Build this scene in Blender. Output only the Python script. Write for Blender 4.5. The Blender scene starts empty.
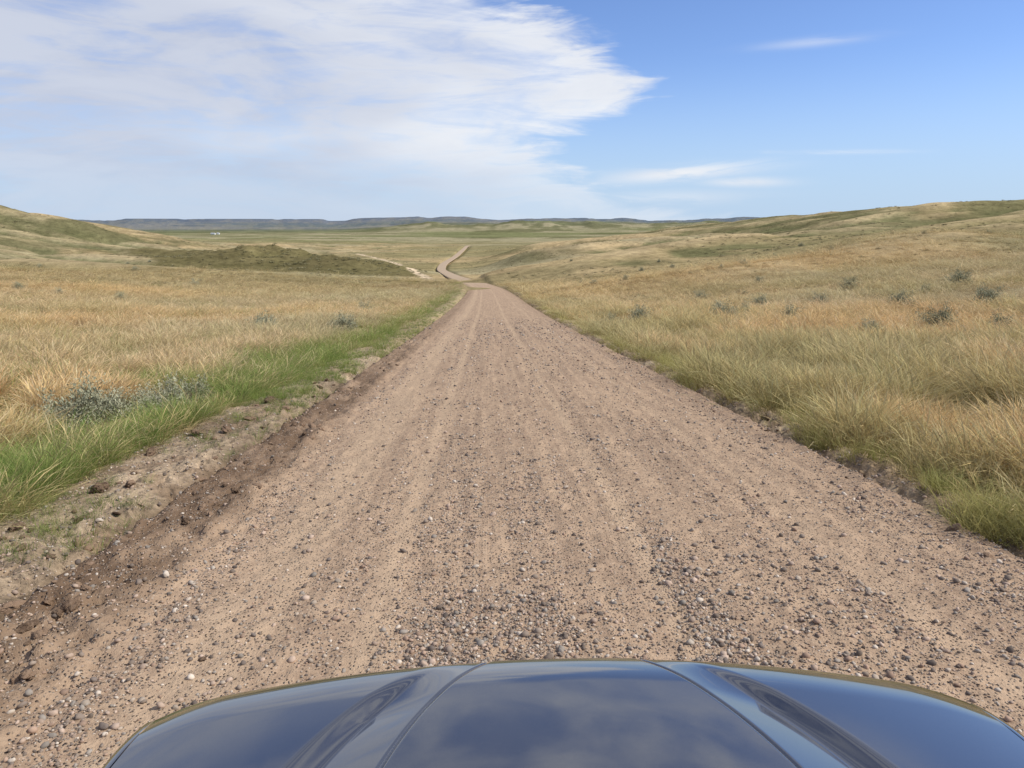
import bpy, math, numpy as np, bmesh
from math import radians
from mathutils import Vector
rng=np.random.default_rng(7)
D=bpy.data; SC=bpy.context.scene
SC.view_settings.view_transform='Standard'; SC.view_settings.look='None'; SC.view_settings.exposure=0
F=740.0; PITCH=radians(12.2); YAW=radians(1.93)
def dirw(u,v):
    c=(u-512)/F; s=(384-v)/F
    x=c; y=math.cos(PITCH)+s*math.sin(PITCH); z=-math.sin(PITCH)+s*math.cos(PITCH)
    X=x*math.cos(YAW)+y*math.sin(YAW); Y=-x*math.sin(YAW)+y*math.cos(YAW)
    return X,Y,z
def azel(u,v):
    x,y,z=dirw(u,v); return math.degrees(math.atan2(x,y)), math.degrees(math.atan2(z,math.hypot(x,y)))
def atY(u,v,Yd):
    x,y,z=dirw(u,v); t=Yd/y; return x*t, 2.0+z*t
# ---------------- noise
def _h(ix,iy,seed):
    n=(ix.astype(np.int64)*374761393+iy.astype(np.int64)*668265263+seed*974634777)&0xffffffff
    n=((n^(n>>13))*1274126177)&0xffffffff
    n=n^(n>>16)
    return (n&0xffff)/65535.0
def vn(x,y,seed=0):
    ix=np.floor(x);iy=np.floor(y);fx=x-ix;fy=y-iy
    fx=fx*fx*fx*(fx*(fx*6-15)+10);fy=fy*fy*fy*(fy*(fy*6-15)+10)
    a=_h(ix,iy,seed);b=_h(ix+1,iy,seed);c=_h(ix,iy+1,seed);d=_h(ix+1,iy+1,seed)
    return (a*(1-fx)+b*fx)*(1-fy)+(c*(1-fx)+d*fx)*fy
def fbm(x,y,oct=4,seed=0):
    s=0;a=.5;t=0
    for i in range(oct):
        s=s+a*vn(x*2**i+i*17.3,y*2**i-i*9.1,seed+i);t+=a;a*=.5
    return s/t
def ss(a,b,x):
    t=np.clip((x-a)/(b-a),0,1);return t*t*(3-2*t)
# ---------------- road profile
ctrl=[(487,300,84),(488,289,150),(475,283.5,210),(454,277,300),(440,270,420),(443,264,520),(455,257,680),(463,250,900),(467,246,1150)]
Ys=[-400,0,60]; Zs=[400*.084,0,-60*.084]; Xs=[.5,.5,.5]
for u,v,Y in ctrl:
    x,z=atY(u,v,Y); Ys.append(Y);Zs.append(z);Xs.append(x if Y>100 else .5)
Xs[4]=0.3
Ys+= [1500,2500,20000]; Zs+=[-31.5,-33,-33]; Xs+=[20,60,60]
YT=np.arange(-400,3000,2.0)
def gsm(a,s,step):
    n=int(3*s/step);k=np.exp(-.5*(np.arange(-n,n+1)*step/s)**2);k/=k.sum()
    p=np.pad(a,(n,n),mode='reflect',reflect_type='odd');return np.convolve(p,k,'valid')
ZT=gsm(np.interp(YT,Ys,Zs),24,2.0); XT=gsm(np.interp(YT,Ys,Xs),30,2.0)
z0=np.interp(0,YT,ZT); ZT=ZT-z0
def zr(y): return np.interp(y,YT,ZT)
def xc(y): return np.interp(y,YT,XT)
def slopex(y): return (xc(y+3)-xc(y-3))/6
def wsc(y): return 1-.3*ss(160,420,y)
# ---------------- lateral table
TX=[-600,-300,-160,-80,-30,0,30,80,160,250,400,700]
T={-200:[20,10,5,1.5,.2,0,0,2,8,14,16,16],0:[22,11,5,1.5,.2,0,.3,4,10,15,17,17],
100:[28,15,8,3,.4,0,1.2,6,12.5,19,23,23],200:[40,24,11,3.2,.6,0,2.2,9,17.5,27,29,27],
300:[52,34,13,4,1.0,0,3,10,21.5,32.5,33,30],400:[60,44,16,4,1.2,0,3,10,22.5,35.5,36,32],
500:[60,46,16,3.5,1,0,2.6,9,20.5,36,36.5,32],620:[50,27,9,2,1,0,2.2,8,19,35,36.5,32],
750:[36,13,5,1,.5,0,1.2,6.5,17,33.5,36,33],900:[20,9,4,1,.5,0,.5,4.5,12,28,32,30],
1200:[10,6,3,1,0,0,0,1,3,9,18,22],1600:[3,2,1,0,0,0,0,0,1,3,8,14],2500:[0]*12}
gx=np.arange(-700,705,5.0); gy=np.arange(-200,2605,5.0)
rows=np.array([np.interp(gx,TX,T[k]) for k in sorted(T)])
tk=np.array(sorted(T),float)
G=np.array([np.interp(gy,tk,rows[:,i]) for i in range(len(gx))])
G=np.array([gsm(r,35,5.0) for r in G]); G=np.array([gsm(G[:,j],18,5.0) for j in range(G.shape[1])]).T
def lat(d,y):
    fx=np.clip((d+700)/5,0,len(gx)-1.001);fy=np.clip((y+200)/5,0,len(gy)-1.001)
    i=fx.astype(int);j=fy.astype(int);a=fx-i;b=fy-j
    return (G[i,j]*(1-a)+G[i+1,j]*a)*(1-b)+(G[i,j+1]*(1-a)+G[i+1,j+1]*a)*b
def dlat(x,y):
    s=slopex(y); return (x-xc(y))/np.sqrt(1+s*s)
def gauss(x,y,cx,cy,sx,sy): return np.exp(-((x-cx)/sx)**2-((y-cy)/sy)**2)
def seg(x,y,x0,y0,x1,y1,w0,w1,h0,h1):
    dx=x1-x0;dy=y1-y0;t=np.clip(((x-x0)*dx+(y-y0)*dy)/(dx*dx+dy*dy),-.25,1.1)
    q=np.hypot(x-x0-t*dx,y-y0-t*dy);w=w0+(w1-w0)*np.clip(t,0,1);h=h0+(h1-h0)*np.clip(t,0,1)
    return h*np.exp(-(q/w)**2)
SPURS=[(50,120,170,215,16,26,2.0,3.5),(50,240,175,320,20,30,4.5,2.5),(60,390,190,450,26,40,6,2),(80,560,230,560,30,44,7,1.5),(105,700,240,720,30,44,6,1),
 (-60,170,-230,260,20,36,1.5,4.0),(-150,480,-300,470,30,40,3,3)]
def ground(x,y,fine=True):
    x=np.asarray(x,float);y=np.asarray(y,float)
    r=np.hypot(x,y); d=dlat(x,y); ad=np.abs(d)
    far_=40*ss(90,220,y)*(d<0)
    z=zr(y)+lat(d,y)*ss(5,40+far_,ad)
    w=ss(14,110,ad)*(1-.75*ss(1500,3000,r))
    z=z+w*((fbm(x/130,y/130,3,3)-.5)*5+(fbm(x/36,y/36,4,11)-.5)*2.4)
    wx=x+24*(fbm(x/45,y/45,3,15)-.5);wy=y+24*(fbm(x/45+7,y/45,3,16)-.5)
    for s in SPURS: z=z+seg(wx,wy,*s)
    g=1-np.abs(2*fbm(x/230+3,y/80,3,21)-1)
    z=z-ss(70,190,ad)*(1-ss(900,1400,r))*g**3*6.0*(1-.6*ss(200,260,x))
    g2=1-np.abs(2*fbm(x/90+y/180,y/26,3,23)-1)
    z=z-ss(50,120,ad)*ss(100,180,r)*(1-ss(900,1400,r))*g2**3*2.6
    kn=.55+.9*fbm(x/12,y/12,4,25)
    z=z+kn*(7.6*gauss(x,y,-98,345,30,34)+5.6*gauss(x,y,-56,330,24,28)+2.4*gauss(x,y,-150,370,36,45))
    az=np.degrees(np.arctan2(x,y))
    n1=fbm(az/2.4+40,r/1400,5,31)
    m=ss(-12,-3,az)*ss(2500,3900,r)
    z=z+m*(32+46*(n1-.3))
    ms=ss(.25,.55,fbm(az/2.2,r*0+3,5,51))
    z=z+ss(5600,8200,r)*(30+36*(1-ss(-9,3,az))+20*ms)
    if fine:
        f=1-ss(60,160,r)
        z=z+f*((fbm(x/3.,y/3.,3,61)-.5)*.32*ss(4.2,8,ad)+(fbm(x*3,y*3,3,62)-.5)*.07)
        nb=fbm(x*.9,y*.35,3,65)
        berm=np.exp(-((d+4.15)/.7)**2)*(.0+.07*nb)*f
        berm=berm+np.exp(-((d-3.75)/.3)**2)*.03*f
        rough=np.exp(-((np.abs(d)-3.8)/.6)**2)*((fbm(x*7,y*7,3,66)-.45)*.11+(fbm(x*24,y*24,3,67)-.5)*.07)*(1-ss(12,35,r))
        z=z+berm+rough
        z=z-.30*np.exp(-((d-6.4)/1.3)**2)*f -.12*np.exp(-((d+6.0)/1.2)**2)*f
        e=3.42*wsc(y)+.45*(fbm(x*.8+9,y*.45,3,71)-.5)*(1-ss(50,120,r))+.45*(fbm(x*4,y*4,3,72)-.5)*(1-ss(20,40,r))
        wd=.6+.005*r
        carve=1-ss(e-.12,e+wd*.8,ad)
        on=(y>-60)&(y<1160)
        z=z-np.where(on,carve*(.13+.0032*r),0)
    return z
def obj_from(name,verts,faces,mats=(),smooth=True,parent=None):
    me=D.meshes.new(name)
    v=np.asarray(verts,np.float32)
    me.vertices.add(len(v)); me.vertices.foreach_set('co',v.ravel())
    if isinstance(faces,np.ndarray):
        k=faces.shape[1];n=len(faces)
        me.loops.add(n*k);me.loops.foreach_set('vertex_index',faces.astype(np.int32).ravel())
        me.polygons.add(n);me.polygons.foreach_set('loop_start',np.arange(0,n*k,k,dtype=np.int32))
    else:
        tot=sum(len(f) for f in faces);me.loops.add(tot)
        me.loops.foreach_set('vertex_index',np.array([i for f in faces for i in f],np.int32))
        me.polygons.add(len(faces));st=np.cumsum([0]+[len(f) for f in faces[:-1]]).astype(np.int32)
        me.polygons.foreach_set('loop_start',st)
    me.update(calc_edges=True)
    me.polygons.foreach_set('use_smooth',np.full(len(me.polygons),smooth))
    for m in mats: me.materials.append(m)
    o=D.objects.new(name,me);SC.collection.objects.link(o)
    if parent: o.parent=parent
    return o
def gridfaces(nr,nc):
    i=np.arange(nr-1)[:,None]*nc+np.arange(nc-1)[None,:]
    i=i.ravel();return np.stack([i,i+1,i+nc+1,i+nc],1)
class NT:
    def __init__(s,m):
        s.t=m.node_tree;s.n=s.t.nodes;s.l=s.t.links
    def new(s,ty,**k):
        n=s.n.new(ty)
        for a,b in k.items(): setattr(n,a,b)
        return n
    def link(s,a,b): s.l.new(a,b)
    def setin(s,n,i,v):
        if isinstance(v,bpy.types.NodeSocket): s.l.new(v,n.inputs[i])
        else: n.inputs[i].default_value=v
    def math(s,op,a,b=None,c=None,clamp=False):
        n=s.new('ShaderNodeMath',operation=op,use_clamp=clamp)
        s.setin(n,0,a)
        if b is not None: s.setin(n,1,b)
        if c is not None: s.setin(n,2,c)
        return n.outputs[0]
    def mix(s,f,a,b,bt='MIX'):
        n=s.new('ShaderNodeMix',data_type='RGBA',blend_type=bt)
        s.setin(n,0,f);s.setin(n,6,a);s.setin(n,7,b);return n.outputs[2]
    def noise(s,vec,scale,detail=4,rough=.55,dist=0):
        n=s.new('ShaderNodeTexNoise');s.setin(n,'Vector',vec);n.inputs['Scale'].default_value=scale
        n.inputs['Detail'].default_value=detail;n.inputs['Roughness'].default_value=rough;n.inputs['Distortion'].default_value=dist
        return n.outputs['Fac']
    def mr(s,v,a,b,c=0.,d=1.,smooth=True):
        n=s.new('ShaderNodeMapRange');n.interpolation_type='SMOOTHSTEP' if smooth else 'LINEAR'
        s.setin(n,0,v);n.inputs[1].default_value=a;n.inputs[2].default_value=b;n.inputs[3].default_value=c;n.inputs[4].default_value=d
        return n.outputs[0]
def C(r,g,b): return (r,g,b,1)
def mat(name,col=(.5,.5,.5),rough=.7,metal=0,coat=0):
    m=D.materials.new(name);m.use_nodes=True;b=m.node_tree.nodes['Principled BSDF']
    b.inputs['Base Color'].default_value=C(*col);b.inputs['Roughness'].default_value=rough;b.inputs['Metallic'].default_value=metal
    b.inputs['Coat Weight'].default_value=coat;b.inputs['Coat Roughness'].default_value=.02
    return m,NT(m),b
def diffmat(name):
    m=D.materials.new(name);m.use_nodes=True;n=NT(m);n.n.clear();out=n.new('ShaderNodeOutputMaterial')
    df=n.new('ShaderNodeBsdfDiffuse');n.link(df.outputs[0],out.inputs[0]);return m,n,df
# terrain material
MT,n,b=diffmat('prairie_ground')
pos=n.new('ShaderNodeNewGeometry').outputs['Position']
col=n.new('ShaderNodeAttribute',attribute_name='Col').outputs['Color']
f1=n.noise(pos,.3,6,.75);f2=n.noise(pos,9,4,.7);f0=n.noise(pos,.04,4,.6)
k1=n.mr(f1,.34,.66,.64,1.30,False);k2=n.mr(f2,.3,.7,.65,1.35,False)
k0=n.mr(f0,.35,.65,.82,1.18,False)
k=n.math('MULTIPLY',n.math('MULTIPLY',k1,k2),k0)
vm=n.new('ShaderNodeVectorMath',operation='SCALE');n.link(col,vm.inputs[0]);n.link(k,vm.inputs['Scale'])
n.link(vm.outputs[0],b.inputs['Color'])
bp=n.new('ShaderNodeBump');bp.inputs['Strength'].default_value=.9;bp.inputs['Distance'].default_value=.03
n.link(n.noise(pos,26,4,.75),bp.inputs['Height'])
bp2=n.new('ShaderNodeBump');bp2.inputs['Strength'].default_value=.5;bp2.inputs['Distance'].default_value=1.0
n.link(f1,bp2.inputs['Height']);n.link(bp.outputs[0],bp2.inputs['Normal']);n.link(bp2.outputs[0],b.inputs['Normal'])
# ---------------- terrain mesh
angs=np.concatenate([np.arange(-50,52,.16),np.arange(54,310,4.0)])
rs=[.5]
while rs[-1]<14000: rs.append(rs[-1]*1.0125)
rs=np.array(rs);A=np.radians(angs)
R,AA=np.meshgrid(rs,A,indexing='ij')
x=(R*np.sin(AA)).ravel();y=(R*np.cos(AA)).ravel();z=ground(x,y)
nr,nc=R.shape
i=np.arange(nr-1)[:,None]*nc+np.arange(nc)[None,:];j=np.arange(nr-1)[:,None]*nc+((np.arange(nc)+1)%nc)[None,:]
i=i.ravel();j=j.ravel()
faces=np.stack([i,i+nc,j+nc,j],1)
ground_o=obj_from('ground',np.stack([x,y,z],1),faces,[MT])
ground_o['kind']='structure';ground_o['label']='rolling dry prairie grassland with low hills and distant bluffs';ground_o['category']='ground'
def onground(u,v):
    dx,dy,dz=dirw(u,v);t=np.concatenate([np.arange(2,60,.03),np.arange(60,1600,.6)])
    g=ground(dx*t,dy*t);h=2+dz*t-g;k=np.argmax(h<0) if (h<0).any() else len(t)-1
    return float(dx*t[k]),float(dy*t[k])
TRK=np.array([onground(u,v) for u,v in [(356,254),(366,256),(382,259.5),(398,264),(412,270),(424,276),(434,281)]])
def lerp(a,b,t): return a+(b-a)*t[:,None]
def tcol(x,y,z,e=5.0):
    r=np.hypot(x,y);d=dlat(x,y);ad=np.abs(d);az=np.degrees(np.arctan2(x,y))
    straw=np.array([.42,.31,.165]);olive=np.array([.23,.20,.095]);sage=np.array([.30,.265,.155]);dark=np.array([.10,.10,.045]);gold=np.array([.46,.32,.145])
    soil=np.array([.22,.155,.095])
    n1=fbm(x/70,y/70,4,101);n2=fbm(x/17,y/17,4,102);n3=fbm(x/200,y/200,4,103);n5=fbm(x/34,y/14,5,105)
    c=np.tile(straw,(len(x),1))
    c=lerp(c,gold,ss(.4,.6,n2)*(1-ss(60,140,r)))
    c=lerp(c,sage,ss(.40,.64,n1)*.8)
    c=lerp(c,olive,ss(.40,.62,n3)*.75*ss(60,200,r))
    c=lerp(c,olive*.75,ss(.52,.68,n5)*.5*ss(80,200,r))
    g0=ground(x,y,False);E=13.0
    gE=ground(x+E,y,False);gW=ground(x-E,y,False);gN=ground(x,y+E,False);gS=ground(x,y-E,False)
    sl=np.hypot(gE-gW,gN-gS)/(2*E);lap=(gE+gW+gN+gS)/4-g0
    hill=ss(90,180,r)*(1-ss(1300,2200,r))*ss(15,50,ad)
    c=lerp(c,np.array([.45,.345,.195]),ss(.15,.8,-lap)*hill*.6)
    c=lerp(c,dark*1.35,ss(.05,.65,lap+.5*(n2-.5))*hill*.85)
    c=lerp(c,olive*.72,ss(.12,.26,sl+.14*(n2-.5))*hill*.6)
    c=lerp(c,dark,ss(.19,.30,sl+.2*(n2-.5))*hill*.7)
    kn=np.clip(gauss(x,y,-98,325,44,34)*1.2+gauss(x,y,-57,312,30,26)*1.1+gauss(x,y,-150,360,44,30)*.6,0,1)
    c=lerp(c,dark*1.05+np.array([.025,.005,0]),ss(.3,.55,kn+.8*(n2-.5))*.9)
    c=lerp(c,dark*1.2,ss(.48,.60,fbm(x/90,y/45,4,108))*ss(100,170,x)*ss(180,280,y)*(1-ss(1100,1500,r))*.7)
    fl=ss(1000,1700,r)
    green=np.array([.18,.185,.085]);pale=np.array([.30,.265,.155])
    nb=fbm(az/14,np.log(r+1)*9,4,110)
    cf=lerp(np.tile(green,(len(x),1)),pale,ss(.4,.62,nb))
    cf=lerp(cf,dark*1.1,ss(.58,.68,fbm(az/3,np.log(r+1)*22,3,111))*.75)
    c=lerp(c,cf,fl)
    c=lerp(c,dark*1.3,ss(2700,3300,r)*(1-ss(5000,6000,r))*ss(.38,.54,fbm(az/1.2,r/300,4,113))*.85)
    near=(1-ss(25,70,r))
    c=lerp(c,soil*.9+np.array([.09,.075,.02]),near*.6)
    bl=ss(2.9,3.2,-d)*(1-ss(4.6,5.2,-d+.8*(n2-.5)))
    br=ss(3.0,3.2,d)*(1-ss(3.7,4.4,d+1.2*(n2-.5)))
    vv=fbm(x*1.6,y*1.2,4,120);v2=fbm(x*6,y*6,3,121);v3=fbm(x*1.1,y*.5,3,122)
    dirt=lerp(np.tile(np.array([.43,.325,.215]),(len(x),1)),np.array([.30,.21,.135]),ss(.45,.65,vv)*.8)
    dirt=lerp(dirt,np.array([.12,.078,.05]),ss(.34,.52,v2*.5+v3*.5)*(1-ss(3.4,3.9,-d))*(d<0)*(.9-.5*ss(9,25,r)))
    dirt=lerp(dirt,np.array([.20,.14,.09]),(d>0)*.7*ss(.4,.6,v2))
    bl=bl*(1-.7*ss(16,40,r))
    c=lerp(c,dirt,np.clip(bl+br*.9,0,1)*(1-ss(100,200,r)))
    dd_=np.full(len(x),1e9)
    for a,b_ in zip(TRK[:-1],TRK[1:]):
        vx,vy=b_-a;t=np.clip(((x-a[0])*vx+(y-a[1])*vy)/(vx*vx+vy*vy+1e-6),0,1)
        dd_=np.minimum(dd_,np.hypot(x-a[0]-t*vx,y-a[1]-t*vy))
    c=lerp(c,np.array([.55,.43,.285]),1-ss(1.3,2.8,dd_))
    haze_tint=ss(2500,8500,r)  # distance haze painted into the ground colour, bluer the farther out
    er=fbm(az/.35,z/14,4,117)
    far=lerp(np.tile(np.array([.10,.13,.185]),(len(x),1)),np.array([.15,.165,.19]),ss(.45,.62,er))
    c=c+(far-c)*(haze_tint*.88)[:,None]
    return c
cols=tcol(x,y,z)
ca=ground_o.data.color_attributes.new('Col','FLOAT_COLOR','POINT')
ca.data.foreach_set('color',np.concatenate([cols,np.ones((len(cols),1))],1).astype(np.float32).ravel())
# ---------------- road
MR,n,b=diffmat('gravel_road')
uv=n.new('ShaderNodeUVMap').outputs[0]
sep=n.new('ShaderNodeSeparateXYZ');n.link(uv,sep.inputs[0]);L=sep.outputs[0]
pos=n.new('ShaderNodeNewGeometry').outputs['Position']
mp=n.new('ShaderNodeMapping');n.link(uv,mp.inputs[0]);mp.inputs['Scale'].default_value=(1,.03,1)
big=n.noise(pos,1.1,4,.6);mid=n.noise(pos,4.2,4,.65)
wob=n.math('MULTIPLY',n.math('SUBTRACT',n.noise(mp.outputs[0],.8,2),.5),.35)
Lw=n.math('ADD',L,wob)
def band(c,w,soft):
    a=n.math('ABSOLUTE',n.math('SUBTRACT',Lw,c));return n.mr(a,w,w+soft,1,0)
streak=n.noise(mp.outputs[0],6.5,4,.7)
fine=n.noise(pos,14,5,.75)
base=n.mix(n.mr(n.math('ADD',streak,n.math('MULTIPLY',n.math('SUBTRACT',big,.5),.35)),.36,.64),C(.455,.32,.21),C(.31,.215,.145))
base=n.mix(n.math('MULTIPLY',n.mr(fine,.38,.68),.7),base,C(.475,.345,.23))
base=n.mix(n.math('MULTIPLY',n.mr(mid,.5,.72),.5),base,C(.26,.18,.12))
tr=n.math('MAXIMUM',n.math('MAXIMUM',band(-1.15,.0,.2),band(.6,.0,.16)),n.math('MAXIMUM',n.math('MULTIPLY',band(2.15,.0,.18),.6),n.math('MULTIPLY',band(-2.0,.12,.3),.9)))
tr=n.math('MULTIPLY',tr,n.mr(big,.3,.55,.35,1))
base=n.mix(n.math('MULTIPLY',tr,.55),base,C(.52,.38,.25))
dk=n.mr(Lw,-2.95,-2.45,1,0)
dk=n.math('MULTIPLY',dk,n.mr(big,.32,.55,.45,1))
dk=n.math('MULTIPLY',dk,n.mr(sep.outputs[1],9,30,1,.5))
base=n.mix(n.math('MULTIPLY',dk,.92),base,C(.15,.098,.062))
rdge=n.mr(Lw,2.7,3.3,0,.4);base=n.mix(rdge,base,C(.31,.215,.145))
vo=n.new('ShaderNodeTexVoronoi');n.link(pos,vo.inputs['Vector']);vo.inputs['Scale'].default_value=50
bwn=n.new('ShaderNodeSeparateColor');n.link(vo.outputs['Color'],bwn.inputs[0])
dens=n.math('MULTIPLY',n.mr(streak,.38,.58,.4,1),n.math('SUBTRACT',1,n.math('MULTIPLY',tr,.75)))
peb=n.math('MULTIPLY',n.mr(vo.outputs['Distance'],.30,.40,1,0),n.math('GREATER_THAN',n.math('MULTIPLY',bwn.outputs[0],n.math('ADD',dens,.25)),.32))
pc=n.mix(n.mr(bwn.outputs[1],.3,.8),C(.14,.105,.085),C(.46,.37,.28))
base=n.mix(n.math('MULTIPLY',peb,.85),base,pc)
base=n.mix(n.mr(sep.outputs[1],110,320,0,.7),base,C(.42,.33,.235))
n.link(base,b.inputs['Color'])
hh=n.math('ADD',n.math('MULTIPLY',n.mr(vo.outputs['Distance'],0,.42,.8,0),n.math('GREATER_THAN',bwn.outputs[0],.4)),fine)
bp=n.new('ShaderNodeBump');bp.inputs['Strength'].default_value=1;bp.inputs['Distance'].default_value=.022
n.link(hh,bp.inputs['Height']);n.link(bp.outputs[0],b.inputs['Normal'])
yy=[-40.]
while yy[-1]<1150: yy.append(yy[-1]+max(.03,.008*abs(yy[-1])))
yy=np.array(yy);W=3.75;dd=np.linspace(-W,W,190)
YY,DD=np.meshgrid(yy,dd,indexing='ij')
S=slopex(YY);DS=DD*wsc(YY);X=xc(YY)+DS/np.sqrt(1+S*S);Yw=YY-DS*S/np.sqrt(1+S*S)
def road_z(X,Yw,YY,DD):
    r=np.hypot(X,YY);f=1-ss(25,60,r)
    z=zr(YY)+.04*(1-(DD/3.4)**2)+.0004*np.clip(YY,0,None)
    for c,wv in [(-1.15,.28),(.6,.26),(2.15,.25),(-2.1,.3)]: z=z-.010*np.exp(-((DD-c)/wv)**2)*f
    z=z+(fbm(X*2.2,Yw*.5,3,201)-.5)*.03*f+(fbm(X*11,Yw*9,3,202)-.5)*.040*f
    z=z+((fbm(X*6,Yw*5,3,203)-.5)*.13+(fbm(X*20,Yw*18,2,207)-.5)*.08)*ss(2.2,2.9,-DD)*f
    z=z+.06*np.exp(-((DD+2.8)/.18)**2)*fbm(X*2,Yw*1.1,3,204)*f
    z=z+(fbm(X*9,Yw*8,3,208)-.5)*.06*ss(2.9,3.3,DD)*f
    z=z-.4*ss(3.45,3.75,np.abs(DD))
    return z
Z=road_z(X,Yw,YY,DD)
road=obj_from('road',np.stack([X.ravel(),Yw.ravel(),Z.ravel()],1),gridfaces(*X.shape),[MR])
uvl=road.data.uv_layers.new(name='UVMap')
li=np.empty(len(road.data.loops),np.int32);road.data.loops.foreach_get('vertex_index',li)
uvl.data.foreach_set('uv',np.stack([DD.ravel()[li],YY.ravel()[li]],1).astype(np.float32).ravel())
road['kind']='structure';road['label']='straight tan gravel road with wheel tracks winding into the valley';road['category']='road'
# ---------------- instancer
def instancer(name,protos,P,rot,scl,idx,tint,mt,label,cat):
    vs=[];fs=[];pid=[];h=[];off=0
    for k,(v,f,hv) in enumerate(protos):
        vs.append(v);fs.append(f+off);pid+= [k]*len(v);h.append(hv);off+=len(v)
    fs=np.concatenate(fs);N=len(P)
    V=np.concatenate(vs+[P]);o=obj_from(name,V,fs,[mt],smooth=True);me=o.data
    def at(nm,ty,arr,key):
        a=me.attributes.new(nm,ty,'POINT');a.data.foreach_set(key,arr.ravel())
    at('pid','INT',np.concatenate([np.array(pid),np.full(N,-1)]).astype(np.int32),'value')
    at('h','FLOAT',np.concatenate(h+[np.zeros(N)]).astype(np.float32),'value')
    z3=np.zeros((off,3))
    at('prot','FLOAT_VECTOR',np.concatenate([z3,rot]).astype(np.float32),'vector')
    at('psc','FLOAT_VECTOR',np.concatenate([z3,scl]).astype(np.float32),'vector')
    at('pidx','INT',np.concatenate([np.zeros(off),idx]).astype(np.int32),'value')
    at('tint','FLOAT_VECTOR',np.concatenate([z3,tint]).astype(np.float32),'vector')
    g=D.node_groups.new(name+'_scatter','GeometryNodeTree')
    g.interface.new_socket('Geometry',in_out='INPUT',socket_type='NodeSocketGeometry')
    g.interface.new_socket('Geometry',in_out='OUTPUT',socket_type='NodeSocketGeometry')
    N_=g.nodes.new;lk=g.links.new
    gi=N_('NodeGroupInput');go=N_('NodeGroupOutput')
    def na(nm,ty):
        q=N_('GeometryNodeInputNamedAttribute');q.data_type=ty;q.inputs['Name'].default_value=nm
        return [s for s in q.outputs if s.enabled and s.name=='Attribute'][0]
    cmp=N_('FunctionNodeCompare');cmp.data_type='INT';cmp.operation='GREATER_EQUAL'
    ii=[s for s in cmp.inputs if s.enabled];lk(na('pid','INT'),ii[0]);ii[1].default_value=0
    se=N_('GeometryNodeSeparateGeometry');se.domain='POINT'
    lk(gi.outputs[0],se.inputs[0]);lk(cmp.outputs[0],se.inputs['Selection'])
    sp=N_('GeometryNodeSplitToInstances');sp.domain='FACE'
    lk(se.outputs['Selection'],sp.inputs[0]);lk(na('pid','INT'),sp.inputs['Group ID'])
    ip=N_('GeometryNodeInstanceOnPoints')
    lk(se.outputs['Inverted'],ip.inputs['Points']);lk(sp.outputs[0],ip.inputs['Instance'])
    ip.inputs['Pick Instance'].default_value=True
    lk(na('pidx','INT'),ip.inputs['Instance Index'])
    er=N_('FunctionNodeEulerToRotation');lk(na('prot','FLOAT_VECTOR'),er.inputs[0]);lk(er.outputs[0],ip.inputs['Rotation'])
    lk(na('psc','FLOAT_VECTOR'),ip.inputs['Scale'])
    lk(ip.outputs[0],go.inputs[0])
    md=o.modifiers.new('scatter','NODES');md.node_group=g
    o['kind']='stuff';o['label']=label;o['category']=cat
    return o
def foliage_mat(name,lo,hi,transl=.3,hp=1.0):
    m=D.materials.new(name);m.use_nodes=True;n=NT(m);n.n.clear()
    out=n.new('ShaderNodeOutputMaterial')
    t=n.new('ShaderNodeAttribute',attribute_name='tint');t.attribute_type='INSTANCER'
    h=n.new('ShaderNodeAttribute',attribute_name='h')
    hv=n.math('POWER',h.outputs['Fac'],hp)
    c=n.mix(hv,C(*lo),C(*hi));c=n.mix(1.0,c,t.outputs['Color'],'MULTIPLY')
    df=n.new('ShaderNodeBsdfDiffuse');n.link(c,df.inputs[0])
    if transl>0:
        tl=n.new('ShaderNodeBsdfTranslucent');mx=n.new('ShaderNodeMixShader');n.link(c,tl.inputs[0]);mx.inputs[0].default_value=transl
        n.link(df.outputs[0],mx.inputs[1]);n.link(tl.outputs[0],mx.inputs[2]);n.link(mx.outputs[0],out.inputs[0])
    else: n.link(df.outputs[0],out.inputs[0])
    return m
def tuft(nb,rad,hmin,hmax,wid,bend,seg=4,head=0,lean=(.0,.0),spread=.5):
    vs=[];fs=[];hs=[]
    for _ in range(nb):
        a=rng.uniform(0,6.283);rr=rad*math.sqrt(rng.uniform());bx,by=rr*math.cos(a),rr*math.sin(a)
        H=rng.uniform(hmin,hmax);oa=a+rng.normal(0,.8);t0=spread*rng.uniform(.1,1);bd=bend*rng.uniform(.3,1.3)
        fa=rng.uniform(0,3.14);w=wid*rng.uniform(.6,1.2);px,py,pz=bx,by,-.03;o=len(vs)
        for s in range(seg+1):
            t=s/seg;ang=t0+bd*t*t
            if s>0:
                dl=H/seg;px+=math.sin(ang)*math.cos(oa)*dl+lean[0]*dl*t;py+=math.sin(ang)*math.sin(oa)*dl+lean[1]*dl*t;pz+=math.cos(ang)*dl
            ww=w*(1-.85*t)
            if head and t>.62: ww=w*head*(1.15-t)*1.6
            if s==seg: ww=w*.15
            vs.append((px-ww*math.cos(fa),py-ww*math.sin(fa),pz));vs.append((px+ww*math.cos(fa),py+ww*math.sin(fa),pz));hs+=[t,t]
        for s in range(seg): q=o+2*s;fs.append((q,q+1,q+3,q+2))
    return np.array(vs),np.array(fs),np.array(hs)
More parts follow.
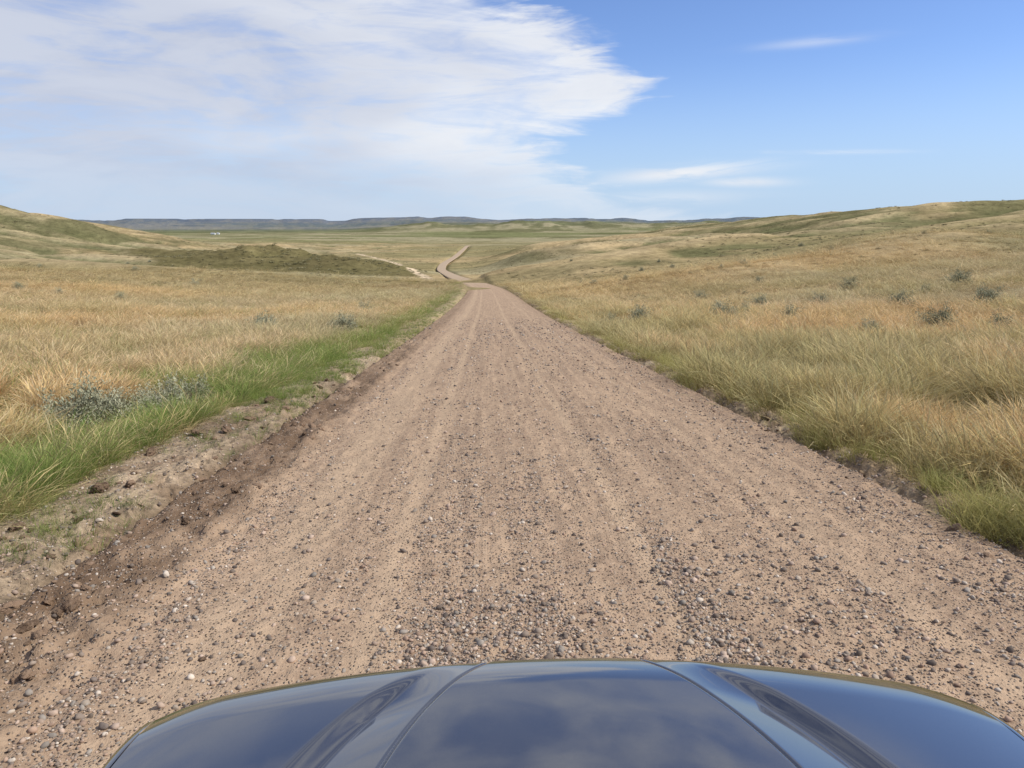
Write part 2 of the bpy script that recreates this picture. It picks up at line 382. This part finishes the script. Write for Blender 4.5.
def clump(nl,rx,rz,ls):
    vs=[];fs=[];hs=[]
    cs=[(rng.normal(0,rx*.5),rng.normal(0,rx*.5),rng.uniform(.15,.8)*rz) for _ in range(9)]
    for i in range(nl):
        c=cs[rng.integers(9)]
        p=np.array(c)+rng.normal(0,1,3)*np.array([rx*.3,rx*.3,rz*.2]);p[2]=abs(p[2])
        a=rng.normal(0,1,3);a/=np.linalg.norm(a);bb=np.cross(a,rng.normal(0,1,3));bb/=np.linalg.norm(bb)
        a[2]=abs(a[2]);l=ls*rng.uniform(.6,1.3);o=len(vs)
        vs+=[p-a*l*.5-bb*l*.12,p-a*l*.5+bb*l*.12,p+a*l*.5+bb*l*.2,p+a*l*.5-bb*l*.2];fs.append((o,o+1,o+2,o+3));hs+=[min(1,p[2]/rz)]*4
    return np.array(vs),np.array(fs),np.array(hs)
def samp(N,r0,r1,a0=-41,a1=44):
    u=rng.uniform(size=N);r=r0*(r1/r0)**u
    a=np.radians(rng.uniform(a0,a1,N));return r*np.sin(a),r*np.cos(a),r
# --- sagebrush (individuals)
MG=D.materials.new('sagebrush_leaves');MG.use_nodes=True;n=NT(MG);n.n.clear();out=n.new('ShaderNodeOutputMaterial')
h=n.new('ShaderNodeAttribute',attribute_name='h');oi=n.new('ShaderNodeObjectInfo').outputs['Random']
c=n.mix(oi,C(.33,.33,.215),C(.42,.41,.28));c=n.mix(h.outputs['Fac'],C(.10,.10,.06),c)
df=n.new('ShaderNodeBsdfDiffuse');n.link(c,df.inputs[0]);n.link(df.outputs[0],out.inputs[0])
def sage(seed,ntw=90,nl=60):
    r2=np.random.default_rng(seed);vs=[];fs=[];hs=[]
    for i in range(ntw):
        a=r2.uniform(0,6.28);e=r2.uniform(.2,1.5);Ln=r2.uniform(.5,1.1)*(.7+.3*math.cos(3*a+seed))
        dr=np.array([math.cos(a)*math.cos(e),math.sin(a)*math.cos(e),math.sin(e)]);tip=dr*Ln*.6
        sd=np.cross(dr,[0,0,1]);sd/=np.linalg.norm(sd)+1e-6;w=.006;o=len(vs)
        vs+=[-sd*w,sd*w,tip*.8+sd*w*.4,tip*.8-sd*w*.4];fs.append((o,o+1,o+2,o+3));hs+=[0,0,.2,.2]
        for k in range(nl):
            t=r2.uniform(.3,1.05);p=tip*t+r2.normal(0,.045,3);q=dr*.7+r2.normal(0,.6,3);q[2]+=.3;q/=np.linalg.norm(q)
            s2=np.cross(q,r2.normal(0,1,3));s2/=np.linalg.norm(s2);l=r2.uniform(.018,.048);w=l*.18;o=len(vs)
            vs+=[p-s2*w*.5,p+s2*w*.5,p+q*l+s2*w,p+q*l-s2*w];fs.append((o,o+1,o+2,o+3));hs+=[min(1,.15+t*.85)]*4
    V=np.array(vs);V[:,2]=np.abs(V[:,2])
    o=obj_from('sage_shape',V,np.array(fs),[MG]);a=o.data.attributes.new('h','FLOAT','POINT');a.data.foreach_set('value',np.array(hs,np.float32))
    me=o.data;D.objects.remove(o);return me
sms=[sage(k) for k in range(5)]
sp=[(84,424,1.6),(110,420,1.15),(56,428,1.0),(172,408,1.35),(198,400,1.0),(134,416,1.0),(152,412,1.0),(262,330,1.9),(272,329,1.3),(345,330,1.9),(336,329,1.2),(640,322,2.2),(650,321,1.5),(612,324,1.5),(722,320,2.4),(735,321,1.7),(870,334,1.6),(940,326,2.0),(790,320,1.9),(985,305,2.6),(900,305,2.3),(760,308,2.3),(1000,330,1.6),(850,290,2.8),(960,285,3.0),(700,300,2.2),(40,268,2.2),(150,262,2.2),(120,300,1.6),(820,305,2.0)]
for i in range(55): sp.append(None)
SG=[]
for i,s in enumerate(sp):
    if s: X_,Y_=onground(s[0],s[1]);sz=s[2]
    else:
        r_=45*(260/45)**rng.uniform();a_=radians(rng.uniform(-34,37));X_=r_*math.sin(a_);Y_=r_*math.cos(a_);sz=rng.uniform(.8,1.5)*(1+r_/260)
        if abs(X_-float(xc(np.array(Y_))))<8.5 or (X_<0 and rng.uniform()<.5): continue
    SG.append((X_,Y_,sz))
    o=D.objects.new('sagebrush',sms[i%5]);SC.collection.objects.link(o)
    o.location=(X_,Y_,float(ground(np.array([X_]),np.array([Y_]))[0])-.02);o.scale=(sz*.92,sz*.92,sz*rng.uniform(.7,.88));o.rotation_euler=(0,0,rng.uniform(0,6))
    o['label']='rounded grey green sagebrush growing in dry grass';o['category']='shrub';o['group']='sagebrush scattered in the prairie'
SG=np.array(SG)
def clear(x,y):
    k=np.ones(len(x),bool)
    for X_,Y_,s in SG:
        rr=math.hypot(X_,Y_);ux,uy=X_/rr,Y_/rr
        al=(x-X_)*ux+(y-Y_)*uy;ac=-(x-X_)*uy+(y-Y_)*ux
        k&=~((np.abs(ac)<.45*s)&(al>-.9*s)&(al<.4*s)&(rng.uniform(size=len(x))<.93))
    return k
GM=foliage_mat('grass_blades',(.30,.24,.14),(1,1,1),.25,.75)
# --- dry grass
x,y,r=samp(170000,3.4,190)
d=dlat(x,y);n1=fbm(x/7,y/7,4,301);n2=fbm(x/2.2,y/2.2,3,302);n3=fbm(x/30,y/30,3,303);n4=fbm(x/.8,y/1.0,2,304)
left=d<0;ad=np.abs(d)
pr=np.where(left,ss(5.8,7.2,ad+1.5*(n2-.5)),ss(4.0,5.2,ad+1.6*(n2-.5)))
pr=np.where(left,np.maximum(pr,.12*(ad>4.7)),np.maximum(pr,.16*(ad>3.8)))
pr=pr*(.14+.86*ss(.34,.56,n4+np.where(r>25,.2,0)))*np.where(left,1,.55+.45*ss(.35,.5,n1))*(1-.6*ss(110,190,r))
keep=(rng.uniform(size=len(x))<pr)&clear(x,y)
x,y,r,d,n1,n2,n3,n4,left,ad=[q[keep] for q in (x,y,r,d,n1,n2,n3,n4,left,ad)]
z=ground(x,y);N=len(x)
gold=np.array([.90,.63,.31]);pale=np.array([.90,.73,.45]);oli=np.array([.54,.49,.23]);sag=np.array([.58,.53,.33]);rus=np.array([.82,.50,.22])
t=np.tile(gold,(N,1));t=lerp(t,rus,ss(.45,.65,n2)*.45)
t=lerp(t,pale,np.clip(ss(30,100,r)*.6+ss(.5,.65,n3)*.5,0,1))
t=lerp(t,pale,(rng.uniform(size=N)<.3)*.8)
t=lerp(t,oli,np.where(left,ss(.54,.66,n1)*.4,ss(.50,.62,n1)*.6))
t=lerp(t,sag,ss(.5,.62,n3)*.4*ss(15,40,r))
t=lerp(t,oli,np.where(left,1-ss(5.8,7.0,ad),np.clip(1-ss(4.2,5.6,ad)+.6*np.exp(-((ad-7)/1.2)**2),0,1))*.6)
t=lerp(t,np.clip(tcol(x,y,z)*2.0,0,.95),ss(45,110,r)*.85)
t=t*rng.uniform(.6,1.15,(N,1))*rng.uniform(.95,1.05,(N,3));t=np.clip(t,0,.95)
sc=(.34+.6*n1+.9*(n4-.4))*rng.uniform(.6,1.35,N)*(1+ss(30,200,r)*.4)*np.where(left,1.0,1.18);sc=np.clip(sc,.22,1.5)
sw=sc*(1+r/38)*1.15
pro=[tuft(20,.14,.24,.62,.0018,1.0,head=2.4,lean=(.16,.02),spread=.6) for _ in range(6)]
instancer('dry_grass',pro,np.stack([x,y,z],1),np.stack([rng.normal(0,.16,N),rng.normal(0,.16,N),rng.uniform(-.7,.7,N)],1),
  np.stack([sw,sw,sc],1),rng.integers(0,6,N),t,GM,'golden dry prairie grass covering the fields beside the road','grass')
# --- green grass
x,y,r=samp(118000,2.8,150)
d=dlat(x,y);ad=np.abs(d);left=d<0;n1=fbm(x/2.5,y/4,3,311);n2=fbm(x/.8,y/.8,3,312)
pl=ss(4.55,5.0,ad+.9*(n2-.5))*(1-ss(6.2,7.9,ad+2.2*(n1-.5)))*(.65+.35*ss(.4,.55,n2))
pl=np.maximum(pl,.18*(ad>3.55)*ss(.48,.6,n2))
pl=np.where(r>9,np.maximum(pl,ss(9,15,r)*(ad>3.5)*(ad<5.5+1.4*n1)*ss(.30,.44,n2)),pl)
prr=ss(3.6,4.0,ad+.9*(n2-.5))*(1-ss(4.4,5.6,ad+2.2*(n1-.5)))*(.15+.85*ss(.42,.55,n2))*.9
prr=np.maximum(prr,.08*(ad>4)*(ad<25)*ss(.45,.6,n1))
keep=(rng.uniform(size=len(x))<np.where(left,pl,prr))&clear(x,y)
x,y,r,d,n1,n2,left,ad=[q[keep] for q in (x,y,r,d,n1,n2,left,ad)]
z=ground(x,y);N=len(x)
g1=np.array([.25,.37,.09]);g2=np.array([.41,.45,.145]);g3=np.array([.68,.57,.26])
t=np.tile(g1,(N,1));t=lerp(t,g2,np.where(left,ss(.45,.65,n1)*.5,.95));t=lerp(t,g3,np.where(left,rng.uniform(size=N)**2*.5,np.clip(ss(.38,.58,n2)*.45+rng.uniform(size=N)**2*.4,0,1)))
t=t*rng.uniform(.65,1.15,(N,1))
sc=(.30+.95*n2)*rng.uniform(.55,1.35,N)*np.where(left,np.where(ad<4.9,.40+.25*ss(9,20,r),1.15),.85)
sw=sc*(1+r/50)*1.1
pro=[tuft(20,.085,.20,.48,.0027,1.0,spread=.5,lean=(.08,0)) for _ in range(6)]
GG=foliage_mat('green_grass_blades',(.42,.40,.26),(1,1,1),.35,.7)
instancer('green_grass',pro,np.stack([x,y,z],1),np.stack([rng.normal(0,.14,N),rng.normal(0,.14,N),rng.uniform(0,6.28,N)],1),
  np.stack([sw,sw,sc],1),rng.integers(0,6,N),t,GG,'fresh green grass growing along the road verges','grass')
# --- distant scrub
x,y,r=samp(28000,70,1300)
d=dlat(x,y);ad=np.abs(d);n1=fbm(x/45,y/45,4,321);n2=fbm(x/140,y/140,3,322)
kn=np.clip(gauss(x,y,-98,335,46,40)+gauss(x,y,-57,322,32,32),0,1)
keep=(rng.uniform(size=len(x))<(.06+.6*ss(.48,.62,n1)*ss(.4,.6,n2)+.9*kn+.2*ss(150,260,x)))&(ad>6+r*.01)
x,y,r,d,n1,kn=[q[keep] for q in (x,y,r,d,n1,kn)];z=ground(x,y);N=len(x)
t=np.tile(np.array([.28,.26,.14]),(N,1));t=lerp(t,np.array([.46,.40,.25]),rng.uniform(size=N)*(1-kn*.7))*rng.uniform(.6,1.2,(N,1))
sc=rng.uniform(.35,.9,N)*(.8+r/600)*(1+.7*kn)
instancer('distant_scrub',[clump(90,.45,.5,.17) for _ in range(4)],np.stack([x,y,z-.05],1),np.stack([0*x,0*x,rng.uniform(0,6.28,N)],1),
  np.stack([sc*1.3,sc*1.3,sc*.65],1),rng.integers(0,4,N),t,foliage_mat('scrub_leaves',(.6,.58,.5),(1,1,1),0),'low grey green scrub dotted over the hillsides','scrub')
# --- gravel stones
def stone(sub=1,seed=0):
    bm=bmesh.new();bmesh.ops.create_icosphere(bm,subdivisions=sub,radius=1)
    r2=np.random.default_rng(seed);ax=r2.normal(0,1,(6,3));ax/=np.linalg.norm(ax,axis=1)[:,None];lim=r2.uniform(.6,.95,6)
    sq=np.array([r2.uniform(.8,1.3),r2.uniform(.65,1),r2.uniform(.45,.75)])
    V=np.array([v.co[:] for v in bm.verts])
    for a,l in zip(ax,lim):
        dp=V@a;over=np.clip(dp-l,0,None);V=V-over[:,None]*a
    V=V*sq+r2.normal(0,.03,V.shape)
    Fc=np.array([[v.index for v in f.verts] for f in bm.faces]);bm.free();return V,Fc,np.zeros(len(V))
MS,n,b=diffmat('stone_chips')
t_=n.new('ShaderNodeAttribute',attribute_name='tint');t_.attribute_type='INSTANCER'
n.link(t_.outputs['Color'],b.inputs['Color'])
x,y,r=samp(360000,2.2,45,-38,40)
d=dlat(x,y);ad=np.abs(d)
wob=(fbm(x*.8,y*.05,3,401)-.5)*.4;dw=d+wob
st=fbm(dw*3.0,y*.06,3,402);pt=fbm(x*1.3,y*.8,3,403)
p=.32+.68*ss(.38,.58,st)
for c,wv,k in [(-1.15,.15,.75),(.6,.13,.75),(2.15,.15,.6),(-2.05,.34,.85)]: p=p*(1-k*np.exp(-((dw-c)/wv)**2))
p=p*(.5+.7*ss(.35,.6,pt));p=p*np.where(d<-2.5,.6,1)*(ad<3.6)
side=(ad>=3.4)&(ad<4.9);p=np.where(side&(d<0),.5,p);p=np.where((d>3.2)&(d<4.0),.5,p)
keep=rng.uniform(size=len(x))<p
x,y,r,d=[q[keep] for q in (x,y,r,d)];N=len(x)
zt=ground(x,y)
zz=np.where(np.abs(d)<3.5,np.maximum(road_z(x,y,y,d),zt),zt)
sz=np.exp(rng.normal(np.log(.0052),.62,N));sz=np.clip(sz,.0022,.030)*(1+ss(6,40,r)*1.6)
pal=np.array([[.38,.31,.24],[.28,.22,.17],[.43,.32,.24],[.18,.145,.12],[.36,.25,.18],[.54,.46,.37],[.30,.26,.215],[.45,.34,.26],[.21,.165,.13]])
t=pal[rng.integers(0,9,N)]*rng.uniform(.7,1.15,(N,1))
instancer('gravel',[stone(2 if k<3 else 1,50+k) for k in range(8)],np.stack([x,y,zz+sz*.25],1),np.stack([rng.normal(0,.35,N),rng.normal(0,.35,N),rng.uniform(0,6.28,N)],1),
  np.stack([sz,sz,sz],1),rng.integers(0,8,N),t,MS,'loose grey and pink gravel strewn on the road','gravel')
# --- dirt clods (individuals)
MC,n,b=diffmat('dirt_clod');p_=n.new('ShaderNodeNewGeometry').outputs['Position']
oi=n.new('ShaderNodeObjectInfo').outputs['Random']
cA=n.mix(oi,C(.07,.045,.03),C(.31,.21,.14))
n.link(n.mix(n.mr(n.noise(p_,40,5,.7),.4,.75),cA,C(.28,.195,.13)),b.inputs['Color'])
bp=n.new('ShaderNodeBump');bp.inputs['Distance'].default_value=.01;n.link(n.noise(p_,70,5,.8),bp.inputs['Height']);n.link(bp.outputs[0],b.inputs['Normal'])
clm=[]
for k in range(5):
    V,Fc,_=stone(4,90+k);nn=fbm(V[:,0]*2.5+V[:,2]*3+k*7,V[:,1]*2.5-V[:,2]*2,5,77+k);V=V*(.5+1.0*nn)[:,None]
    me=obj_from('clod_shape',V,Fc,[MC]);clm.append(me.data);D.objects.remove(me)
spots=[(45,602,.08),(75,636,.07),(100,492,.12),(60,640,.045),(30,655,.05),(200,435,.10),(228,432,.08),(18,530,.07),(150,455,.08),(250,420,.08),(270,402,.10),(130,486,.06),(90,615,.04),(205,690,.022),(12,610,.06),(320,388,.08),(285,410,.08),(765,420,.06),(860,478,.06),(950,548,.05),(700,392,.06),(985,575,.04)]
for i in range(230): spots.append(None)
for i,s in enumerate(spots):
    if s: X_,Y_=onground(s[0],s[1]);sz=s[2]
    else:
        lf=rng.uniform()<.8
        Y_=3.2*(22/3.2)**rng.uniform();X_=.5-rng.uniform(2.75,4.5) if lf else .5+rng.uniform(3.1,3.9);sz=rng.uniform(.014,.055 if lf else .032)
    o=D.objects.new('dirt_clod',clm[i%5]);SC.collection.objects.link(o)
    d_=X_-.5;zq=float(ground(np.array([X_]),np.array([Y_]))[0])
    if abs(d_)<3.45: zq=max(zq,float(road_z(np.array([X_]),np.array([Y_]),np.array([Y_]),np.array([d_]))[0]))
    o.location=(X_,Y_,zq+sz*.2);o.scale=(sz*rng.uniform(.9,1.4),sz,sz*.8);o.rotation_euler=(rng.normal(0,.3),rng.normal(0,.3),rng.uniform(0,6))
    o['label']='rough brown clod of dried dirt on the road verge';o['category']='dirt clod';o['group']='dirt clods along the road verges'
# --- far farm buildings
mw,_,_=mat('white_siding',(.75,.75,.73),.6);mrf,_,_=mat('grey_roof',(.45,.46,.48),.5)
def farm(u,Yd,w,dp,h):
    X_=atY(u,232,Yd)[0];zg=float(ground(np.array([X_]),np.array([float(Yd)]))[0])-.5
    V=[(-w,-dp,0),(w,-dp,0),(w,dp,0),(-w,dp,0),(-w,-dp,h),(w,-dp,h),(w,dp,h),(-w,dp,h),(-w,0,h*1.45),(w,0,h*1.45)]
    ob=obj_from('farm_building',V,[(0,1,5,4),(1,2,6,9,5),(2,3,7,6),(3,0,4,8,7)],[mw],False);ob.location=(X_,Yd,zg)
    e=.6
    obj_from('roof',[(-w-e,-dp-e,h-.2),(w+e,-dp-e,h-.2),(w+e,0,h*1.45+.15),(-w-e,0,h*1.45+.15),(-w-e,dp+e,h-.2),(w+e,dp+e,h-.2)],[(0,1,2,3),(3,2,5,4)],[mrf],False,parent=ob)
    ob['label']='small white farm shed far out on the plain';ob['category']='farm building';ob['group']='farm buildings on the plain'
farm(213,2600,7,5,4);farm(218,2650,4,4,4)
# ---------------- car
SL=math.atan(.084)
car=D.objects.new('car',None);SC.collection.objects.link(car);CX=.165
car.location=(CX,0,float(zr(0))-.016);car.rotation_euler=(-SL,0,0)
car['label']='dark blue grey vehicle with sculpted glossy hood driving on gravel';car['category']='car'
MP,n,b=mat('dark_metallic_paint',(.10,.125,.17),.08,.8,1.0)
tc=n.new('ShaderNodeTexCoord').outputs['Object']
fl=n.noise(tc,900,2,.5);n.link(n.mix(n.mr(fl,.3,.7),C(.125,.13,.145),C(.17,.17,.18)),b.inputs['Base Color'])
dust=n.noise(tc,5,5,.7);n.link(n.mr(dust,.35,.75,.04,.13),b.inputs['Roughness'])
MB,_,_=mat('black_trim',(.02,.02,.022),.5);MGl,_,bg=mat('dark_glass',(.02,.025,.03),.05);MTy,_,_=mat('tyre_rubber',(.025,.025,.025),.85);MRm,_,_=mat('alloy',(.5,.5,.52),.3,1);MHl,_,_=mat('headlight_glass',(.6,.62,.65),.1)
HW=.85
def yf(X): return 1.385-.062*np.abs(X/.8)**2.2-.10*np.clip((np.abs(X)-.72)/.2,0,None)**2
def hoodz(X,Y):
    a=np.abs(X);T=Y/yf(X);t=(1.3-Y)/.34;t=np.clip(t,-.3,None)
    xs=.225+.20*(1-np.exp(-1.1*t));xk=.375+.27*(1-np.exp(-1.0*t))
    z=1.222-.048*(X/.8)**2-.022*np.clip(T,0,1)**2
    fr=ss(0,.20,yf(X)-Y)
    z=z+.0025*(1-ss(xs-.004,xs+.005,a))-.006*np.exp(-((a-xs-.003)/.004)**2)
    q=np.clip((a-xs)/(xk-xs),0,1)
    z=z-.021*fr*np.where(q<.66,q/.66,1-ss(0,1,(q-.66)/.34))
    s=np.clip((Y-(yf(X)-.13))/.13,0,1);z=z-.0135*s**2
    return z
cx=np.linspace(-HW,HW,760);ct=np.concatenate([np.linspace(-.05,.45,30,endpoint=False),np.linspace(.45,1,200)])
CT,CXX=np.meshgrid(ct,cx,indexing='ij');CY=CT*yf(CXX);CZ=hoodz(CXX,CY)
lip=np.stack([CXX[-1],CY[-1]-.014,CZ[-1]-.02],1)
HV=np.concatenate([np.stack([CXX.ravel(),CY.ravel(),CZ.ravel()],1),lip])
hood=obj_from('hood',HV,gridfaces(CXX.shape[0]+1,CXX.shape[1]),[MP],parent=car)
for sg in (-1,1):
    ys=np.linspace(0,1,90);rowsv=[];x0=HW+.004
    for t in ys:
        Y0=-.05+t*(float(yf(np.array(x0)))+.05);z0_=float(hoodz(np.array(x0),np.array(Y0)))-.001
        wy=Y0-.62;zl=.36+math.sqrt(.40**2-wy*wy) if abs(wy)<.40 else .30
        pr=[]
        for k in range(14):
            ang=k/13*math.pi/2
            pr.append((x0+.03*math.sin(ang),z0_-.03*(1-math.cos(ang))))
        zt_=z0_-.03
        for k in range(1,13):
            q=k/12;pr.append((x0+.03+.02*math.sin(q*3.1),zt_+(zl-zt_)*q))
        rowsv.append([(sg*px,Y0,pz) for px,pz in pr])
    obj_from('fender',np.array(rowsv).reshape(-1,3),gridfaces(90,26),[MP],parent=car)
def fascia(nm,xa,xb,za,zb,dy,m):
    X_=np.linspace(xa,xb,40);Z_=np.linspace(za,zb,12);ZZ,XX=np.meshgrid(Z_,X_,indexing='ij')
    YY_=yf(XX*.92)+dy-.06*((ZZ-.75)/.4)**2
    o=obj_from(nm,np.stack([XX.ravel(),YY_.ravel(),ZZ.ravel()],1),gridfaces(12,40),[m],parent=car)
    md=o.modifiers.new('solid','SOLIDIFY');md.thickness=.03;return o
fascia('bumper',-.87,.87,.34,.74,.01,MP);fascia('grille',-.5,.5,.76,1.13,-.05,MB)
fascia('headlight',-.85,-.52,.90,1.08,-.05,MHl);fascia('headlight',.52,.85,.90,1.08,-.05,MHl)
def box(nm,xw,pts,m):
    V=[];k=len(pts)
    for s in (-1,1):
        for (yy_,zz_,ins) in pts: V.append((s*(xw-ins),yy_,zz_))
    Fq=[tuple(range(k)),tuple(range(2*k-1,k-1,-1))]+[(i,i+k,(i+1)%k+k,(i+1)%k) for i in range(k)]
    o=obj_from(nm,V,Fq,[m],False,parent=car);bv=o.modifiers.new('bevel','BEVEL');bv.width=.03;bv.segments=3;return o
box('body',.90,[(-.07,.32,0),(-.07,1.17,.03),(-3.3,1.15,.03),(-3.35,.35,0)],MP)
box('cabin',.82,[(-.12,1.165,.02),(-.85,1.66,.14),(-2.7,1.66,.16),(-3.2,1.16,.04)],MGl)
box('roof',.70,[(-.84,1.662,.0),(-.95,1.70,.04),(-2.6,1.70,.05),(-2.72,1.662,.02)],MP)
def wheel(xw,yw):
    def cyl(nm,r,w,m,hole=0,par=None):
        bm=bmesh.new();ns=40;prof=[(-w/2,r*.62),(-w/2,r*.9),(-w*.4,r),(w*.4,r),(w/2,r*.9),(w/2,r*.62)] if hole else [(-w/2,.02),(-w/2,r*.95),(w/2,r),(w*.3,r*.8),(w*.35,.02)]
        ring=[[bm.verts.new((p[0],p[1]*math.cos(6.2832*i/ns),p[1]*math.sin(6.2832*i/ns))) for p in prof] for i in range(ns)]
        for i in range(ns):
            for k in range(len(prof)-1): bm.faces.new((ring[i][k],ring[(i+1)%ns][k],ring[(i+1)%ns][k+1],ring[i][k+1]))
        me=D.meshes.new(nm);bm.to_mesh(me);bm.free();me.materials.append(m);o=D.objects.new(nm,me);SC.collection.objects.link(o);o.parent=par;return o
    w=D.objects.new('wheel',None);SC.collection.objects.link(w);w.parent=car;w.location=(xw,yw,.41)
    cyl('tyre',.37,.24,MTy,1,w);rr=cyl('rim',.24,.2,MRm,0,w)
    if xw<0: rr.rotation_euler=(0,0,math.pi)
for xw in (-.76,.76):
    for yw in (.62,-2.5): wheel(xw,yw)
# ---------------- light / world
SUN_AZ=radians(98);SUN_EL=radians(44)
sd=D.lights.new('sun','SUN');sd.energy=4.6;sd.angle=radians(.53);sd.color=(1,.95,.87)
so=D.objects.new('sun',sd);SC.collection.objects.link(so)
sv=Vector((math.sin(SUN_AZ)*math.cos(SUN_EL),math.cos(SUN_AZ)*math.cos(SUN_EL),math.sin(SUN_EL)))
so.rotation_euler=sv.to_track_quat('Z','Y').to_euler()
w=D.worlds.new('World');SC.world=w;w.use_nodes=True;n=NT(w);bg=n.n['Background'];bg.inputs[1].default_value=.11
sky=n.new('ShaderNodeTexSky',sky_type='NISHITA',sun_disc=False);sky.sun_elevation=SUN_EL;sky.sun_rotation=SUN_AZ
sky.air_density=1.0;sky.dust_density=.3;sky.ozone_density=2.0;sky.altitude=900
tc=n.new('ShaderNodeTexCoord').outputs['Generated']
sp_=n.new('ShaderNodeSeparateXYZ');n.link(tc,sp_.inputs[0])
AZ=n.math('MULTIPLY',n.math('ARCTAN2',sp_.outputs[0],sp_.outputs[1]),57.2958)
EL=n.math('MULTIPLY',n.math('ARCSINE',sp_.outputs[2]),57.2958)
fc=n.new('ShaderNodeFloatCurve');cv=fc.mapping.curves[0]
pts=[(azel(700,218)),(azel(640,196)),(azel(590,172)),(azel(565,150)),(azel(595,128)),(azel(645,104)),(azel(620,62)),(azel(565,30)),(azel(530,0)),(2,20),(12,30),(0,38),(20,45)]
pts=sorted(pts,key=lambda p:p[1])
cp=[((e)/50.,(a+40)/80.) for a,e in pts]
cv.points[0].location=(0,cp[0][1]);cv.points[1].location=(1,.7)
for p in cp: cv.points.new(max(.001,p[0]),p[1])
fc.mapping.update();n.link(n.math('DIVIDE',EL,50.),fc.inputs['Value'])
E=n.math('SUBTRACT',n.math('MULTIPLY',fc.outputs[0],80.),40.)
cmb=n.new('ShaderNodeCombineXYZ');n.link(AZ,cmb.inputs[0]);n.link(EL,cmb.inputs[1])
def mapn(rot,sx,sy,scale,det,ro,di=0,off=0):
    m=n.new('ShaderNodeMapping');n.link(cmb.outputs[0],m.inputs[0]);m.inputs['Rotation'].default_value=(0,0,radians(rot));m.inputs['Scale'].default_value=(sx,sy,1);m.inputs['Location'].default_value=(off,off,0)
    return n.noise(m.outputs[0],scale,det,ro,di)
nA=mapn(-14,.08,.26,1,6,.58,.5);nB=mapn(-20,.05,.16,1,3,.5,.3,5);nC=mapn(-14,.13,.8,1,6,.60,.8,9)
sgn=n.math('SUBTRACT',E,AZ)
m_=n.math('ADD',sgn,n.math('MULTIPLY',n.math('SUBTRACT',nA,.5),13.))
m_=n.math('ADD',m_,n.math('MULTIPLY',n.math('SUBTRACT',nC,.5),10.))
hi=n.mr(EL,16,24,1.,0)
edge=n.math('MULTIPLY',n.mr(m_,-1.,3.6),hi)
low=n.mr(EL,.5,6.5,.5,1)
tex=n.mr(n.math('ADD',n.math('MULTIPLY',nA,.6),n.math('MULTIPLY',nC,.4)),.38,.56,.5,1.0)
dens=n.math('MULTIPLY',n.math('MULTIPLY',edge,low),tex)
top=n.math('MULTIPLY',n.math('SUBTRACT',1,hi),n.mr(n.math('ADD',n.math('MULTIPLY',nB,.4),n.math('MULTIPLY',nA,.6)),.42,.60,.1,.85))
dens=n.math('MAXIMUM',dens,top)
def wisp(u,v,wd,hd,k,tilt=0):
    a,e=azel(u,v)
    da=n.math('SUBTRACT',AZ,a);de=n.math('SUBTRACT',n.math('SUBTRACT',EL,e),n.math('MULTIPLY',da,tilt))
    q=n.math('ADD',n.math('POWER',n.math('ABSOLUTE',n.math('DIVIDE',da,wd)),2.),n.math('POWER',n.math('ABSOLUTE',n.math('DIVIDE',de,hd)),2.))
    g=n.math('POWER',2.718,n.math('MULTIPLY',q,-1.))
    return n.math('MULTIPLY',n.math('MULTIPLY',g,n.mr(nC,.36,.56,.25,1)),k)
for a in [(815,42,3.4,.28,.35,.02),(830,152,4.5,.14,.4,-.03),(680,173,5.0,.5,1.0,.07),(745,182,2.6,.32,.8,-.02),(670,198,5.5,.5,.4,.02)]:
    dens=n.math('MAXIMUM',dens,wisp(*a))
inner=n.mr(n.math('ADD',m_,n.math('MULTIPLY',n.math('SUBTRACT',nB,.5),40.)),5,30)
cc=n.mix(inner,C(8.3,8.45,8.7),C(5.0,5.4,6.5))
cc=n.mix(n.mr(nA,.4,.62,0,.45),cc,C(6.6,6.9,7.6))
tn=n.mix(1.0,sky.outputs[0],C(1.02,1.13,1.45),'MULTIPLY')
haze=n.mr(EL,0,12,.85,0)
clr=n.mix(haze,tn,C(4.2,5.7,7.7))
fin=n.mix(n.math('MULTIPLY',dens,.93),clr,cc)
n.link(fin,bg.inputs[0])
# ---------------- camera
cd=D.cameras.new('camera');cd.lens=F/1024*36;cd.sensor_width=36;cd.clip_start=.05;cd.clip_end=40000
co=D.objects.new('camera',cd);SC.collection.objects.link(co);co.location=(0,0,2.0);co.rotation_euler=(radians(90)-PITCH,0,-YAW);SC.camera=co
